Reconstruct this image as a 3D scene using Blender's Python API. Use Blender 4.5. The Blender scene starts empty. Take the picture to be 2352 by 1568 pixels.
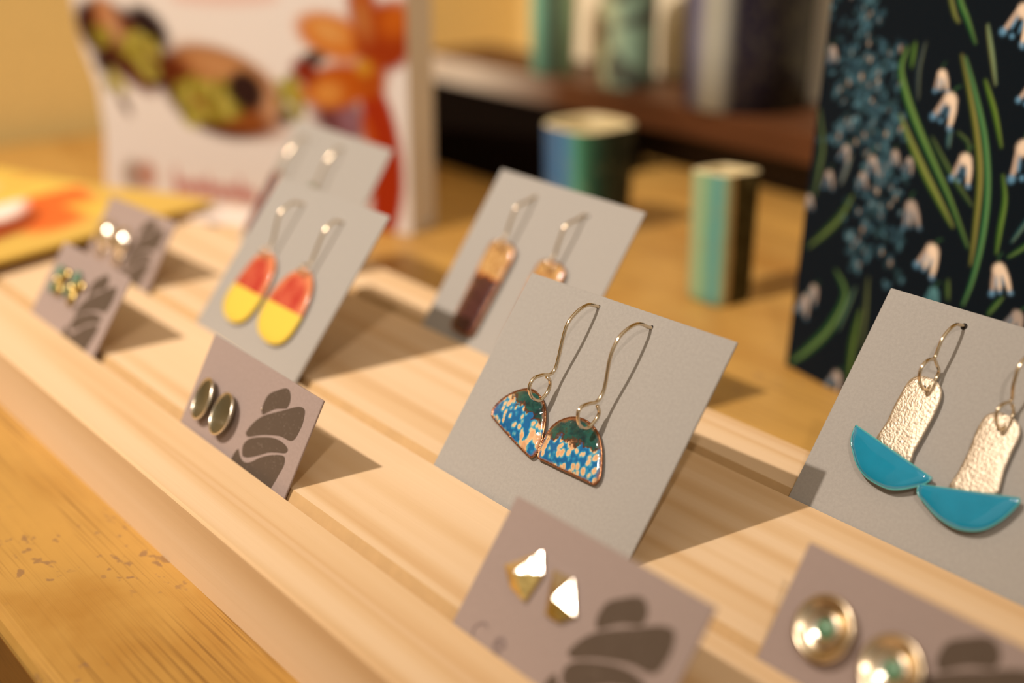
import bpy, bmesh, math, random
import numpy as np
from mathutils import Matrix, Vector
S = 0.001                      # everything below is given in millimetres
TH = 17.555                    # thickness of the pine display board
TABLE = 750.0                  # height of the table top above the floor
sc = bpy.context.scene
C = sc.collection

def lin(c):
    if isinstance(c, str):
        c = [int(c[i:i+2], 16) / 255 for i in (0, 2, 4)]
    return tuple(x / 12.92 if x <= 0.04045 else ((x + 0.055) / 1.055) ** 2.4 for x in c)

# ------------------------------------------------------------------ camera
YAW, PITCH, ROLL = 0.90750328, 0.3525307, 0.00242457
FPX = 3063.43
cam_loc = Vector((248.51, -147.6125, 126.492 + TH + TABLE)) * S
fw = Vector((-math.sin(YAW) * math.cos(PITCH), math.cos(YAW) * math.cos(PITCH), -math.sin(PITCH)))
r0 = fw.cross(Vector((0, 0, 1))).normalized(); u0 = r0.cross(fw)
rt = r0 * math.cos(ROLL) + u0 * math.sin(ROLL); up = -r0 * math.sin(ROLL) + u0 * math.cos(ROLL)
cd = bpy.data.cameras.new('camera'); cam = bpy.data.objects.new('camera', cd); C.objects.link(cam)
cam.matrix_world = Matrix(((rt.x, up.x, -fw.x, cam_loc.x), (rt.y, up.y, -fw.y, cam_loc.y), (rt.z, up.z, -fw.z, cam_loc.z), (0, 0, 0, 1)))
cd.sensor_width = 36.0; cd.lens = FPX / 2352 * 36; cd.clip_start = 0.01; cd.clip_end = 50
cd.dof.use_dof = True; cd.dof.focus_distance = 0.274; cd.dof.aperture_fstop = cd.lens / 7.9; cd.dof.aperture_blades = 0
sc.camera = cam

# ------------------------------------------------------------------ world, lamps, exposure
sc.view_settings.view_transform = 'Standard'; sc.view_settings.look = 'None'
sc.view_settings.gamma = 1.0; sc.view_settings.use_curve_mapping = False
sc.view_settings.exposure = 0.0
w = bpy.data.worlds.new('shop'); sc.world = w; w.use_nodes = True
nt = w.node_tree; nt.nodes.clear()
tc = nt.nodes.new('ShaderNodeTexCoord'); sx = nt.nodes.new('ShaderNodeSeparateXYZ'); rp = nt.nodes.new('ShaderNodeValToRGB')
mr = nt.nodes.new('ShaderNodeMapRange'); bg = nt.nodes.new('ShaderNodeBackground'); wo = nt.nodes.new('ShaderNodeOutputWorld')
mr.inputs['From Min'].default_value = -1; mr.inputs['From Max'].default_value = 1
nt.links.new(tc.outputs['Generated'], sx.inputs[0]); nt.links.new(sx.outputs['Z'], mr.inputs['Value'])
nt.links.new(mr.outputs[0], rp.inputs[0]); nt.links.new(rp.outputs[0], bg.inputs[0]); nt.links.new(bg.outputs[0], wo.inputs[0])
e = rp.color_ramp.elements
e[0].position = 0.30; e[0].color = (0.10, 0.07, 0.045, 1)
e[1].position = 0.95; e[1].color = (0.90, 0.76, 0.60, 1)
e.new(0.50).color = (0.30, 0.23, 0.16, 1)
bg.inputs[1].default_value = 0.75

def lamp(name, d, dist, power, color, radius, aim=(40, 10, 0), cone=75, blend=0.6, look=None):
    ld = bpy.data.lights.new(name, 'SPOT'); ld.energy = power; ld.color = color; ld.shadow_soft_size = radius
    ld.spot_size = math.radians(cone); ld.spot_blend = blend
    o = bpy.data.objects.new(name, ld); C.objects.link(o)
    d = Vector(d).normalized(); a = Vector(aim) + Vector((0, 0, TH + TABLE))
    o.location = (a + d * dist) * S
    tgt = Vector(look or aim) + Vector((0, 0, TH + TABLE))
    o.rotation_euler = (a + d * dist - tgt).to_track_quat('Z', 'Y').to_euler()
    return o
lamp('ceiling_spot', (-0.10, -0.570, 0.815), 1700, 150, (1.0, 0.855, 0.72), 0.018, cone=32, blend=1.0, look=(-190, 145, 0))
lamp('ceiling_spot', (0.588, -0.431, 0.685), 1900, 36, (1.0, 0.84, 0.70), 0.018, cone=34, blend=1.0, look=(-140, 120, 0))

# ------------------------------------------------------------------ material helpers
class NB:
    def __init__(self, name):
        self.m = bpy.data.materials.new(name); self.m.use_nodes = True
        self.t = self.m.node_tree; self.t.nodes.clear()
        self.out = self.n('ShaderNodeOutputMaterial'); self.b = self.n('ShaderNodeBsdfPrincipled')
        self.l(self.b.outputs[0], self.out.inputs[0])
    def n(self, t, **k):
        x = self.t.nodes.new(t)
        for a, v in k.items(): setattr(x, a, v)
        return x
    def l(self, a, b): self.t.links.new(a, b)
    def coord(self, scale, rot=(0, 0, 0), kind='Object'):
        a = self.n('ShaderNodeTexCoord'); m = self.n('ShaderNodeMapping')
        m.inputs['Scale'].default_value = scale; m.inputs['Rotation'].default_value = rot
        self.l(a.outputs[kind], m.inputs[0]); return m.outputs[0]
    def noise(self, vec, scale=1.0, detail=3.0, rough=0.5, dist=0.0):
        x = self.n('ShaderNodeTexNoise'); self.l(vec, x.inputs['Vector'])
        x.inputs['Scale'].default_value = scale; x.inputs['Detail'].default_value = detail
        x.inputs['Roughness'].default_value = rough; x.inputs['Distortion'].default_value = dist
        return x.outputs[0]
    def ramp(self, fac, stops, interp='LINEAR'):
        x = self.n('ShaderNodeValToRGB'); self.l(fac, x.inputs[0]); x.color_ramp.interpolation = interp
        el = x.color_ramp.elements
        while len(el) < len(stops): el.new(0.5)
        for q, (p, c) in zip(el, stops):
            q.position = p; q.color = (*c, 1) if not isinstance(c, (int, float)) else (c, c, c, 1)
        return x.outputs[0]
    def mix(self, fac, a, b, mode='MIX'):
        x = self.n('ShaderNodeMix', data_type='RGBA', blend_type=mode)
        for s, v in ((x.inputs[0], fac), (x.inputs[6], a), (x.inputs[7], b)):
            if isinstance(v, (int, float)): s.default_value = v
            elif isinstance(v, tuple): s.default_value = (*v, 1)
            else: self.l(v, s)
        return x.outputs[2]
    def math(self, op, a, b=0.0):
        x = self.n('ShaderNodeMath', operation=op)
        for s, v in zip(x.inputs, (a, b)):
            if isinstance(v, (int, float)): s.default_value = v
            else: self.l(v, s)
        return x.outputs[0]
    def bump(self, h, strength, dist):
        x = self.n('ShaderNodeBump'); x.inputs['Strength'].default_value = strength; x.inputs['Distance'].default_value = dist
        self.l(h, x.inputs['Height']); self.l(x.outputs[0], self.b.inputs['Normal'])
    def attr(self, name):
        return self.n('ShaderNodeAttribute', attribute_name=name)
    def set(self, color=None, rough=0.6, metal=0.0, coat=0.0, spec=0.5):
        i = self.b.inputs
        if color is not None:
            if isinstance(color, tuple): i['Base Color'].default_value = (*color, 1)
            else: self.l(color, i['Base Color'])
        if isinstance(rough, (int, float)): i['Roughness'].default_value = rough
        else: self.l(rough, i['Roughness'])
        i['Metallic'].default_value = metal; i['Coat Weight'].default_value = coat
        i['Coat Roughness'].default_value = 0.06; i['Specular IOR Level'].default_value = spec
        return self.m

def pine():
    q = NB('pine')
    band = q.noise(q.coord((1.6, 95, 60)), 1, 2, 0.45, 0.25)
    fine = q.noise(q.coord((9, 900, 600)), 1, 3, 0.6)
    pore = q.noise(q.coord((120, 1300, 1300)), 1, 2, 0.5)
    c = q.ramp(band, [(0.30, (0.715, 0.535, 0.345)), (0.50, (0.70, 0.515, 0.325)), (0.58, (0.655, 0.46, 0.265)), (0.64, (0.59, 0.385, 0.20)), (0.70, (0.69, 0.50, 0.31))])
    c = q.mix(q.ramp(fine, [(0.40, 0.0), (0.75, 0.22)]), c, (0.64, 0.45, 0.25))
    c = q.mix(q.ramp(pore, [(0.70, 0.0), (0.80, 0.25)]), c, (0.55, 0.36, 0.18))
    q.bump(fine, 0.12, 0.0004)
    return q.set(c, 0.62, spec=0.3)

def oak(name, a, b, dk, worn=True):
    q = NB(name)
    v = q.coord((9, 34, 34))
    blot = q.noise(q.coord((14, 30, 30)), 1, 4, 0.6, 0.4)
    c = q.ramp(blot, [(0.32, b), (0.5, a), (0.66, tuple(x * 1.12 for x in a))])
    grain = q.noise(q.coord((16, 1700, 1700)), 1, 2, 0.5, 0.1)
    patch = q.noise(q.coord((18, 22, 22)), 1, 2, 0.5)
    g = q.math('MULTIPLY', q.ramp(grain, [(0.54, 0.0), (0.64, 0.70)]), q.ramp(patch, [(0.36, 0.12), (0.58, 1.0)]))
    c = q.mix(g, c, dk)
    if worn:
        spot = q.noise(q.coord((260, 330, 330)), 1, 2, 0.55)
        where = q.noise(q.coord((24, 24, 24)), 1, 1, 0.5)
        m = q.math('MULTIPLY', q.ramp(spot, [(0.62, 0.0), (0.68, 0.75)]), q.ramp(where, [(0.50, 0.0), (0.60, 1.0)]))
        c = q.mix(m, c, lin('86664a'))
    q.bump(grain, 0.25, 0.0003)
    return q.set(c, q.ramp(blot, [(0.3, 0.5), (0.7, 0.36)]), spec=0.4)

def paper(name, col, fleck=0.06):
    q = NB(name)
    n = q.noise(q.coord((1400, 1400, 1400)), 1, 3, 0.7)
    c = q.mix(q.ramp(n, [(0.35, 0.0), (0.7, 1.0)]), tuple(x * (1 - fleck) for x in col), tuple(x * (1 + fleck) for x in col))
    q.bump(n, 0.06, 0.0002)
    return q.set(c, 0.8, spec=0.25)

def metal(name, col, rough=0.2, hammer=0.0, scale=900):
    q = NB(name); q.set(col, rough, 1.0)
    if hammer:
        n = q.noise(q.coord((scale, scale, scale)), 1, 2, 0.6); q.bump(n, hammer, 0.0006)
    return q.m

def plain(name, col, rough=0.5, coat=0.0, spec=0.5):
    q = NB(name); n = q.noise(q.coord((260, 260, 260)), 1, 3, 0.6)
    c = q.mix(q.ramp(n, [(0.3, 0.0), (0.7, 1.0)]), tuple(x * 0.94 for x in col), tuple(min(1, x * 1.05) for x in col))
    return q.set(c, rough, coat=coat, spec=spec)

def printed(name, rough=0.6, coat=0.0):
    q = NB(name); a = q.attr('print'); n = q.noise(q.coord((500, 500, 500)), 1, 2, 0.5)
    c = q.mix(0.05, a.outputs['Color'], n, 'MULTIPLY')
    return q.set(c, rough, coat=coat, spec=0.12)

def ink():
    q = NB('brown_ink')
    n = q.noise(q.coord((1500, 1500, 1500)), 1, 2, 0.7); p = q.noise(q.coord((260, 260, 260)), 1, 2, 0.5)
    m = q.math('MULTIPLY', q.ramp(n, [(0.58, 0.0), (0.70, 0.8)]), q.ramp(p, [(0.40, 0.15), (0.62, 0.8)]))
    c = q.mix(m, (0.088, 0.062, 0.044), (0.20, 0.155, 0.125))
    return q.set(c, 0.75, spec=0.25)

def enamel_blue():
    q = NB('mottled_enamel')
    band = q.attr('band').outputs['Fac']
    wob = q.noise(q.coord((520, 520, 520)), 1, 3, 0.6)
    b = q.math('ADD', band, q.math('MULTIPLY', q.math('SUBTRACT', wob, 0.5), 1.6))
    big = q.noise(q.coord((250, 170, 250)), 1, 2, 0.5)
    vo = q.n('ShaderNodeTexVoronoi'); q.l(q.coord((760, 560, 760)), vo.inputs['Vector']); vo.inputs['Scale'].default_value = 1
    f = q.math('ADD', q.math('MULTIPLY', wob, 0.30), q.math('ADD', q.math('MULTIPLY', big, 0.95), q.math('MULTIPLY', vo.outputs['Distance'], -0.55)))
    low = q.ramp(f, [(0.23, lin('0a5f98')), (0.31, lin('1f86b4')), (0.36, lin('6fa6a8')), (0.40, lin('d8b58c')), (0.55, lin('cf9f76'))])
    topc = q.ramp(q.noise(q.coord((360, 360, 360)), 1, 3, 0.6), [(0.35, lin('082c34')), (0.55, lin('14524c')), (0.72, lin('3a3018'))])
    c = q.mix(q.ramp(b, [(0.48, 0.0), (0.56, 1.0)]), low, topc)
    line = q.ramp(b, [(0.36, 0.0), (0.45, 0.9), (0.56, 0.85), (0.66, 0.0)])
    c = q.mix(line, c, lin('4a2418'))
    rim = q.attr('edge').outputs['Fac']
    c = q.mix(q.ramp(q.math('ADD', rim, q.math('MULTIPLY', q.math('SUBTRACT', wob, .5), .35)), [(0.90, 0.0), (1.02, 0.8)]), c, lin('8a4e28'))
    q.bump(q.noise(q.coord((330, 330, 330)), 1, 2, 0.5), 0.5, 0.0012)
    return q.set(c, 0.12, coat=1.0)

def enamel_two(name, topa, topb, bot):
    q = NB(name)
    band = q.attr('band').outputs['Fac']; edge = q.attr('edge').outputs['Fac']
    n = q.noise(q.coord((210, 120, 210)), 1, 3, 0.6)
    t = q.ramp(n, [(0.40, topa), (0.62, topb)])
    t = q.mix(q.ramp(edge, [(0.72, 0.0), (0.95, 0.8)]), t, lin('d48c5e'))
    c = q.mix(q.ramp(band, [(0.49, 0.0), (0.51, 1.0)]), bot, t)
    return q.set(c, 0.22, coat=0.6)

def leaf_bar():
    q = NB('gilded_bar_enamel')
    band = q.attr('band').outputs['Fac']
    n = q.noise(q.coord((420, 420, 420)), 1, 3, 0.65)
    b = q.math('ADD', band, q.math('MULTIPLY', q.math('SUBTRACT', n, 0.5), 1.2))
    gold = q.ramp(n, [(0.35, lin('94622a')), (0.52, lin('c09c66')), (0.66, lin('864a2c'))])
    dark = q.ramp(n, [(0.35, lin('381a18')), (0.7, lin('54302f'))])
    mid = q.ramp(b, [(0.40, 0.0), (0.47, 1.0), (0.53, 1.0), (0.62, 0.0)])
    c = q.mix(q.ramp(b, [(0.46, 0.0), (0.50, 1.0)]), dark, gold)
    c = q.mix(mid, c, lin('b65a10'))
    q.bump(n, 0.5, 0.0008)
    return q.set(c, 0.25, coat=0.8)

def glaze(name, stops, scale=(70, 70, 14), spots=None, rough=0.3):
    q = NB(name)
    n = q.noise(q.coord(scale), 1, 3, 0.55, 0.5)
    c = q.ramp(n, stops)
    if spots:
        s = q.noise(q.coord((85, 85, 70)), 1, 1, 0.4)
        c = q.mix(q.ramp(s, [(0.57, 0.0), (0.66, 0.85)]), c, spots)
    f = q.noise(q.coord((420, 420, 220)), 1, 3, 0.6)
    c = q.mix(q.ramp(f, [(0.55, 0.0), (0.8, 0.35)]), c, lin('b9a878'))
    q.bump(n, 0.2, 0.003)
    return q.set(c, rough, coat=0.3)

M = dict(
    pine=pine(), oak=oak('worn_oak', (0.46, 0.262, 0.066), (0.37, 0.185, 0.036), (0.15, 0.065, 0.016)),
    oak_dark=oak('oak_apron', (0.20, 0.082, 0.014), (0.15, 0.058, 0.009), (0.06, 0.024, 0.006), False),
    grey=paper('warm_grey_card', (0.325, 0.310, 0.290)), taupe=paper('taupe_card', (0.315, 0.245, 0.222)),
    ink=ink(), faint=plain('faint_ink', (0.215, 0.160, 0.152), 0.8),
    silver=metal('silver', (0.87, 0.80, 0.68), 0.22), wire=metal('silver_wire', (0.72, 0.60, 0.43), 0.15),
    hammered=metal('textured_silver', (0.70, 0.61, 0.49), 0.50, 0.45, 1600), gold=metal('gold_plate', (0.86, 0.66, 0.25), 0.25, 0.3, 700),
    warm_silver=metal('warm_silver', (0.72, 0.60, 0.43), 0.27), oxid=metal('oxidised_silver', (0.30, 0.285, 0.205), 0.40, 0.35, 260),
    copper=metal('copper', (0.36, 0.165, 0.085), 0.32, 0.4, 1200), dark_gold=metal('dark_gold', (0.62, 0.46, 0.16), 0.3, 0.3, 500),
    turq=plain('turquoise_enamel', lin('1482a4'), 0.08, 1.0), turq_edge=plain('pale_turquoise_edge', lin('4a9fa2'), 0.12, 1.0),
    green=plain('green_stone', lin('5f8a6c'), 0.3, 0.3), enamel=enamel_blue(), leafbar=leaf_bar(),
    twotone=enamel_two('red_yellow_enamel', lin('ac302c'), lin('c6604a'), lin('dcc04e')),
    purple=plain('purple_enamel', lin('5a3c48'), 0.2, 0.6), patina=plain('green_patina', lin('4f7a62'), 0.4),
    hole=plain('punched_hole', (0.012, 0.008, 0.006), 0.9), white=plain('white_paper', (0.74, 0.66, 0.56), 0.6),
    wall=plain('tan_plaster', (0.86, 0.65, 0.265), 0.9, spec=0.2), cream=plain('cream_board', (0.88, 0.78, 0.58), 0.8),
    slot_wall=plain('dark_slot_pine', (0.56, 0.36, 0.165), 0.7), bright=metal('bright_silver', (0.95, 0.88, 0.78), 0.24, 0.35, 420), slip=plain('bright_paper', (0.72, 0.62, 0.56), 0.6), shelfwood=None, black=plain('added_box_black', (0.006, 0.004, 0.003), 0.95, spec=0.0), dark=plain('dark_stained_wood', (0.022, 0.009, 0.005), 0.7), floor=plain('floor_boards', (0.20, 0.12, 0.06), 0.6),
    printed=printed('printed_paper'), gloss=printed('glossy_print', 0.6, 0.0), cream_in=plain('cream_glaze', lin('cdbd92'), 0.35, 0.3),
)
def shelf_wood():
    q = NB('shelf_wood')
    n = q.noise(q.coord((10, 60, 60)), 1, 3, 0.5, 0.4)
    c = q.ramp(n, [(0.3, lin('43240f')), (0.7, lin('603a20'))])
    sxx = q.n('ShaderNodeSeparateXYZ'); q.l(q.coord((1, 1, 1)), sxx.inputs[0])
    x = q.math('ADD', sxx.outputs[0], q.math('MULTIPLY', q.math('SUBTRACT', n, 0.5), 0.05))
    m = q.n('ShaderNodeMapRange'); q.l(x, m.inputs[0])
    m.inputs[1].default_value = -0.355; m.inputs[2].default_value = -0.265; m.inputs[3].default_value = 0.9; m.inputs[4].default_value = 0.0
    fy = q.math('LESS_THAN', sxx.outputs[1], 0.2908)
    c = q.mix(q.math('MULTIPLY', m.outputs[0], fy), c, (0.70, 0.60, 0.49))          # light spill put into the colour of the plank's left front
    return q.set(c, 0.5, spec=0.3)
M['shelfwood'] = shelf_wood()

# ------------------------------------------------------------------ object helpers
def mesh_obj(name, verts, faces, mat, parent=None, smooth=False, attrs=None, world=None):
    me = bpy.data.meshes.new(name)
    me.from_pydata([tuple(c * S for c in v) for v in verts], [], faces)
    if smooth: me.polygons.foreach_set('use_smooth', [True] * len(me.polygons))
    for k, vals in (attrs or {}).items():
        a = me.attributes.new(k, 'FLOAT', 'POINT'); a.data.foreach_set('value', [float(x) for x in vals])
    for m in (mat if isinstance(mat, (list, tuple)) else [mat]): me.materials.append(m)
    me.update()
    o = bpy.data.objects.new(name, me); C.objects.link(o)
    if parent is not None: o.parent = parent
    if world is not None: o.matrix_world = world
    return o
def fix_normals(o):
    bm = bmesh.new(); bm.from_mesh(o.data); bmesh.ops.recalc_face_normals(bm, faces=bm.faces); bm.to_mesh(o.data); bm.free()
    return o
def bevel(o, width, seg=2):
    bm = bmesh.new(); bm.from_mesh(o.data)
    ed = [e for e in bm.edges if len(e.link_faces) == 2 and e.calc_face_angle(0) > 0.6]
    bmesh.ops.bevel(bm, geom=ed, offset=width * S, segments=seg, profile=0.5, affect='EDGES', clamp_overlap=True)
    bm.to_mesh(o.data); bm.free(); return o
def tag(o, label, cat, group=None):
    o['label'] = label; o['category'] = cat
    if group: o['group'] = group
    return o
def thing(name, label, cat, mat4, group=None):
    o = bpy.data.objects.new(name, None); C.objects.link(o); o.matrix_world = mat4
    o.empty_display_size = 0.01
    return tag(o, label, cat, group)
def box(name, x0, x1, y0, y1, z0, z1, mat, parent=None, bev=0.0, world=None):
    v = [(x, y, z) for x in (x0, x1) for y in (y0, y1) for z in (z0, z1)]
    f = [(0, 1, 3, 2), (4, 6, 7, 5), (0, 4, 5, 1), (2, 3, 7, 6), (0, 2, 6, 4), (1, 5, 7, 3)]
    o = mesh_obj(name, v, f, mat, parent, world=world)
    if bev: bevel(o, bev)
    return o
def at(x, y, z):
    return Matrix.Translation(Vector((x, y, z + TABLE)) * S)
def spline(p, n=4, closed=True):
    p = [Vector(q) for q in p]; L = len(p); out = []
    for i in range(L if closed else L - 1):
        a, b, c, d = (p[(i - 1) % L], p[i], p[(i + 1) % L], p[(i + 2) % L]) if closed else (p[max(i - 1, 0)], p[i], p[i + 1], p[min(i + 2, L - 1)])
        for k in range(n):
            t = k / n
            out.append(0.5 * ((2 * b) + (c - a) * t + (2 * a - 5 * b + 4 * c - d) * t * t + (3 * b - a - 3 * c + d) * t ** 3))
    if not closed: out.append(p[-1])
    return out
def ccw(p):
    a = sum(p[i][0] * p[(i + 1) % len(p)][1] - p[(i + 1) % len(p)][0] * p[i][1] for i in range(len(p)))
    return p if a > 0 else p[::-1]
def flat(name, outline, w, mat, parent, thick=0.05):
    """ink or enamel shape: a thin closed plate of the given outline"""
    p = ccw([tuple(q) for q in outline]); n = len(p)
    v = [(a, b, w) for a, b in p] + [(a, b, w + thick) for a, b in p]
    f = [tuple(range(n - 1, -1, -1)), tuple(range(n, 2 * n))] + [(i, (i + 1) % n, n + (i + 1) % n, n + i) for i in range(n)]
    return mesh_obj(name, v, f, mat, parent)
def plate(name, outline, w0, thick, dome, mat, parent, band=None, rings=7, tilt=(0, 0), ctr=None, flatfrac=0.0):
    """domed plate: outline rings shrinking to the centre; carries 'band' and 'edge' attributes"""
    p = ccw([tuple(q)[:2] for q in outline]); n = len(p)
    cx = sum(q[0] for q in p) / n; cy = sum(q[1] for q in p) / n
    if ctr: cx, cy = ctr
    v, ed = [], []
    def put(s, w):
        for a, b in p:
            x, y = cx + (a - cx) * s, cy + (b - cy) * s
            v.append((x, y, w + tilt[0] * (x - cx) + tilt[1] * (y - cy))); ed.append(s)
    put(0.97, w0); put(1.0, w0 + 0.15 * thick); put(1.0, w0 + 0.8 * thick); put(0.985, w0 + thick)
    for k in range(1, rings):
        s = 0.985 * (1 - k / rings); put(s, w0 + thick + dome * (1 - max(0, (s - flatfrac) / (1 - flatfrac)) ** 2))
    R = 3 + rings
    v.append((cx, cy, w0 + thick + dome)); ed.append(0); v.append((cx, cy, w0)); ed.append(0)
    f = []
    for r in range(R - 1 + 0):
        for i in range(n):
            f.append((r * n + i, r * n + (i + 1) % n, (r + 1) * n + (i + 1) % n, (r + 1) * n + i))
    last = (R - 1) * n
    f += [(last + i, last + (i + 1) % n, R * n) for i in range(n)] + [((i + 1) % n, i, R * n + 1) for i in range(n)]
    at_ = {'edge': ed}
    if band is not None: at_['band'] = [min(1.0, max(0.0, 0.5 + band(q[0], q[1]) / 20)) * 1.0 if False else 0.5 + band(q[0], q[1]) / 4 for q in v]
    return mesh_obj(name, v, f, mat, parent, True, at_)
def tube(name, path, r, mat, parent, closed=False, seg=8, world=None):
    P = [Vector(q) for q in path]; n = len(P); v, f = [], []
    N = None
    for i in range(n):
        t = (P[(i + 1) % n] - P[i - 1]) if closed else (P[min(i + 1, n - 1)] - P[max(i - 1, 0)])
        t.normalize()
        if N is None: N = t.orthogonal().normalized()
        N = (N - t * N.dot(t)).normalized(); B = t.cross(N)
        rr = r[i] if isinstance(r, (list, tuple)) else r
        for k in range(seg):
            a = 2 * math.pi * k / seg; v.append(P[i] + (N * math.cos(a) + B * math.sin(a)) * rr)
    for i in range(n if closed else n - 1):
        for k in range(seg):
            j = (i + 1) % n
            f.append((i * seg + k, i * seg + (k + 1) % seg, j * seg + (k + 1) % seg, j * seg + k))
    if not closed: f += [tuple(range(seg))[::-1], tuple(range((n - 1) * seg, n * seg))]
    return mesh_obj(name, v, f, mat, parent, True, world=world)
def dish(name, prof, mat, parent, ctr, seg=36, sx=1.0, sy=1.0, closed=True, tilt=(0, 0)):
    """lathe about the card normal: prof = [(r, w), ...]"""
    v, f = [], []
    for r, w_ in prof:
        for k in range(seg):
            a = 2 * math.pi * k / seg; x, y = r * math.cos(a) * sx, r * math.sin(a) * sy
            v.append((ctr[0] + x, ctr[1] + y, w_ + tilt[0] * x + tilt[1] * y))
    for i in range(len(prof) - 1):
        f += [(i * seg + k, i * seg + (k + 1) % seg, (i + 1) * seg + (k + 1) % seg, (i + 1) * seg + k) for k in range(seg)]
    if closed: f += [tuple(range(seg))[::-1], tuple(range((len(prof) - 1) * seg, len(prof) * seg))]
    return mesh_obj(name, v, f, mat, parent, True)

# ------------------------------------------------------------------ painting of printed surfaces (vertex colours of a fine grid)
class Canvas:
    def __init__(self, u0, u1, v0, v1, step, col):
        self.u = np.arange(u0, u1 + step / 2, step); self.v = np.arange(v0, v1 + step / 2, step)
        self.U, self.V = np.meshgrid(self.u, self.v); self.c = np.empty(self.U.shape + (3,)); self.c[:] = lin(col)
    def put(self, a, col):
        a = np.clip(a, 0, 1)[..., None]; self.c = self.c * (1 - a) + np.array(lin(col)) * a
    def ell(self, x, y, rx, ry, rot, col, soft=0.15, op=1.0):
        c, s = math.cos(rot), math.sin(rot); X, Y = self.U - x, self.V - y
        d = np.sqrt(((X * c + Y * s) / rx) ** 2 + ((-X * s + Y * c) / ry) ** 2)
        self.put((1 + soft - d) / (2 * soft) * op, col)
    def stroke(self, pts, w0, w1, col, soft=0.5, op=1.0, off=(0, 0), taper=False):
        p = spline([(a + off[0], b + off[1], 0) for a, b in pts], 6, False); n = len(p)
        best = np.full(self.U.shape, -9.0)
        for i in range(n - 1):
            a, b = p[i], p[i + 1]; dx, dy = b.x - a.x, b.y - a.y; L = dx * dx + dy * dy + 1e-9
            t = np.clip(((self.U - a.x) * dx + (self.V - a.y) * dy) / L, 0, 1)
            d = np.hypot(self.U - a.x - t * dx, self.V - a.y - t * dy)
            g = (i + t) / (n - 1); h = (w0 + (w1 - w0) * g) * ((0.25 + 0.75 * np.sin(np.pi * np.clip(g * 0.94 + 0.03, 0, 1)) ** 0.5) if not taper else np.sin(np.pi * np.clip(g * 0.96 + 0.02, 0, 1)) ** 0.75)
            best = np.maximum(best, (h / 2 - d) / soft + 0.5)
        self.put(np.clip(best, 0, 1) * op, col)
    def obj(self, name, fn, mat, parent):
        H, W = self.U.shape
        v = [fn(a, b) for b in self.v for a in self.u]
        f = [(j * W + i, j * W + i + 1, (j + 1) * W + i + 1, (j + 1) * W + i) for j in range(H - 1) for i in range(W - 1)]
        o = mesh_obj(name, v, f, mat, parent, True)
        a = o.data.color_attributes.new('print', 'FLOAT_COLOR', 'POINT')
        col = np.ones((H * W, 4), dtype=np.float32); col[:, :3] = self.c.reshape(-1, 3); a.data.foreach_set('color', col.ravel())
        return o

# ------------------------------------------------------------------ room
def struct(o): o['kind'] = 'structure'; return o
ID = Matrix.Identity(4)
struct(box('floor', -1500, 1800, -1800, 460, -20, 0, M['floor']))
struct(box('wall_back', -470, 1800, 420, 460, 0, 2400, M['wall']))
struct(box('wall_left', -510, -470, -1800, 460, 0, 2400, M['wall']))

# ------------------------------------------------------------------ table
t = thing('wooden_table', 'worn honey coloured wooden table carrying the whole earring display', 'table', at(0, 0, -TABLE))
o = box('table_top', -455, 900, -86.5, 415, TABLE - 6.5, TABLE, M['oak'], t, 2.6)
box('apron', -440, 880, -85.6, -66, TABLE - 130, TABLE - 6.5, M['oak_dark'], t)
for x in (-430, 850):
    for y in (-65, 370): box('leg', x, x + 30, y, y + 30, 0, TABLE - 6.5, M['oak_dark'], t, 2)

# ------------------------------------------------------------------ pine board with three slanting card slots
SL = [(-31.27, 0.61), (2.61, 0.70), (52.49, 0.68)]
prof = [(-49.65, 0), (73.41, 0), (73.41, TH - .5), (72.9, TH)]
for y, tn in SL[::-1]:
    prof += [(y + 3.2, TH), (y + 3.2 - tn * 8, TH - 8), (y - 0.35 - tn * 8, TH - 8), (y - 0.35, TH)]
prof += [(-49.1, TH), (-49.65, TH - .5)]
n = len(prof); X0, X1 = -205, 330
NX = 2
v = [(X0, y, z) for y, z in prof] + [(X1, y, z) for y, z in prof]
f = [(i, (i + 1) % n, n + (i + 1) % n, n + i) for i in range(n)] + [tuple(range(n))[::-1], tuple(range(n, 2 * n))]
bo = mesh_obj('display_board', v, f, [M['pine'], M['slot_wall']], world=at(0, 0, 0)); fix_normals(bo)
for p in bo.data.polygons:                                     # the insides of the slots get a darker pine
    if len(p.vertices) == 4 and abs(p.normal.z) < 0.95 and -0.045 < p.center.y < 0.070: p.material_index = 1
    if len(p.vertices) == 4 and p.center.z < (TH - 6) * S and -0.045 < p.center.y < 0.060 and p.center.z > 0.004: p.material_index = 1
tag(bo, 'pale pine board with three long slots holding the earring cards', 'display stand')

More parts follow.
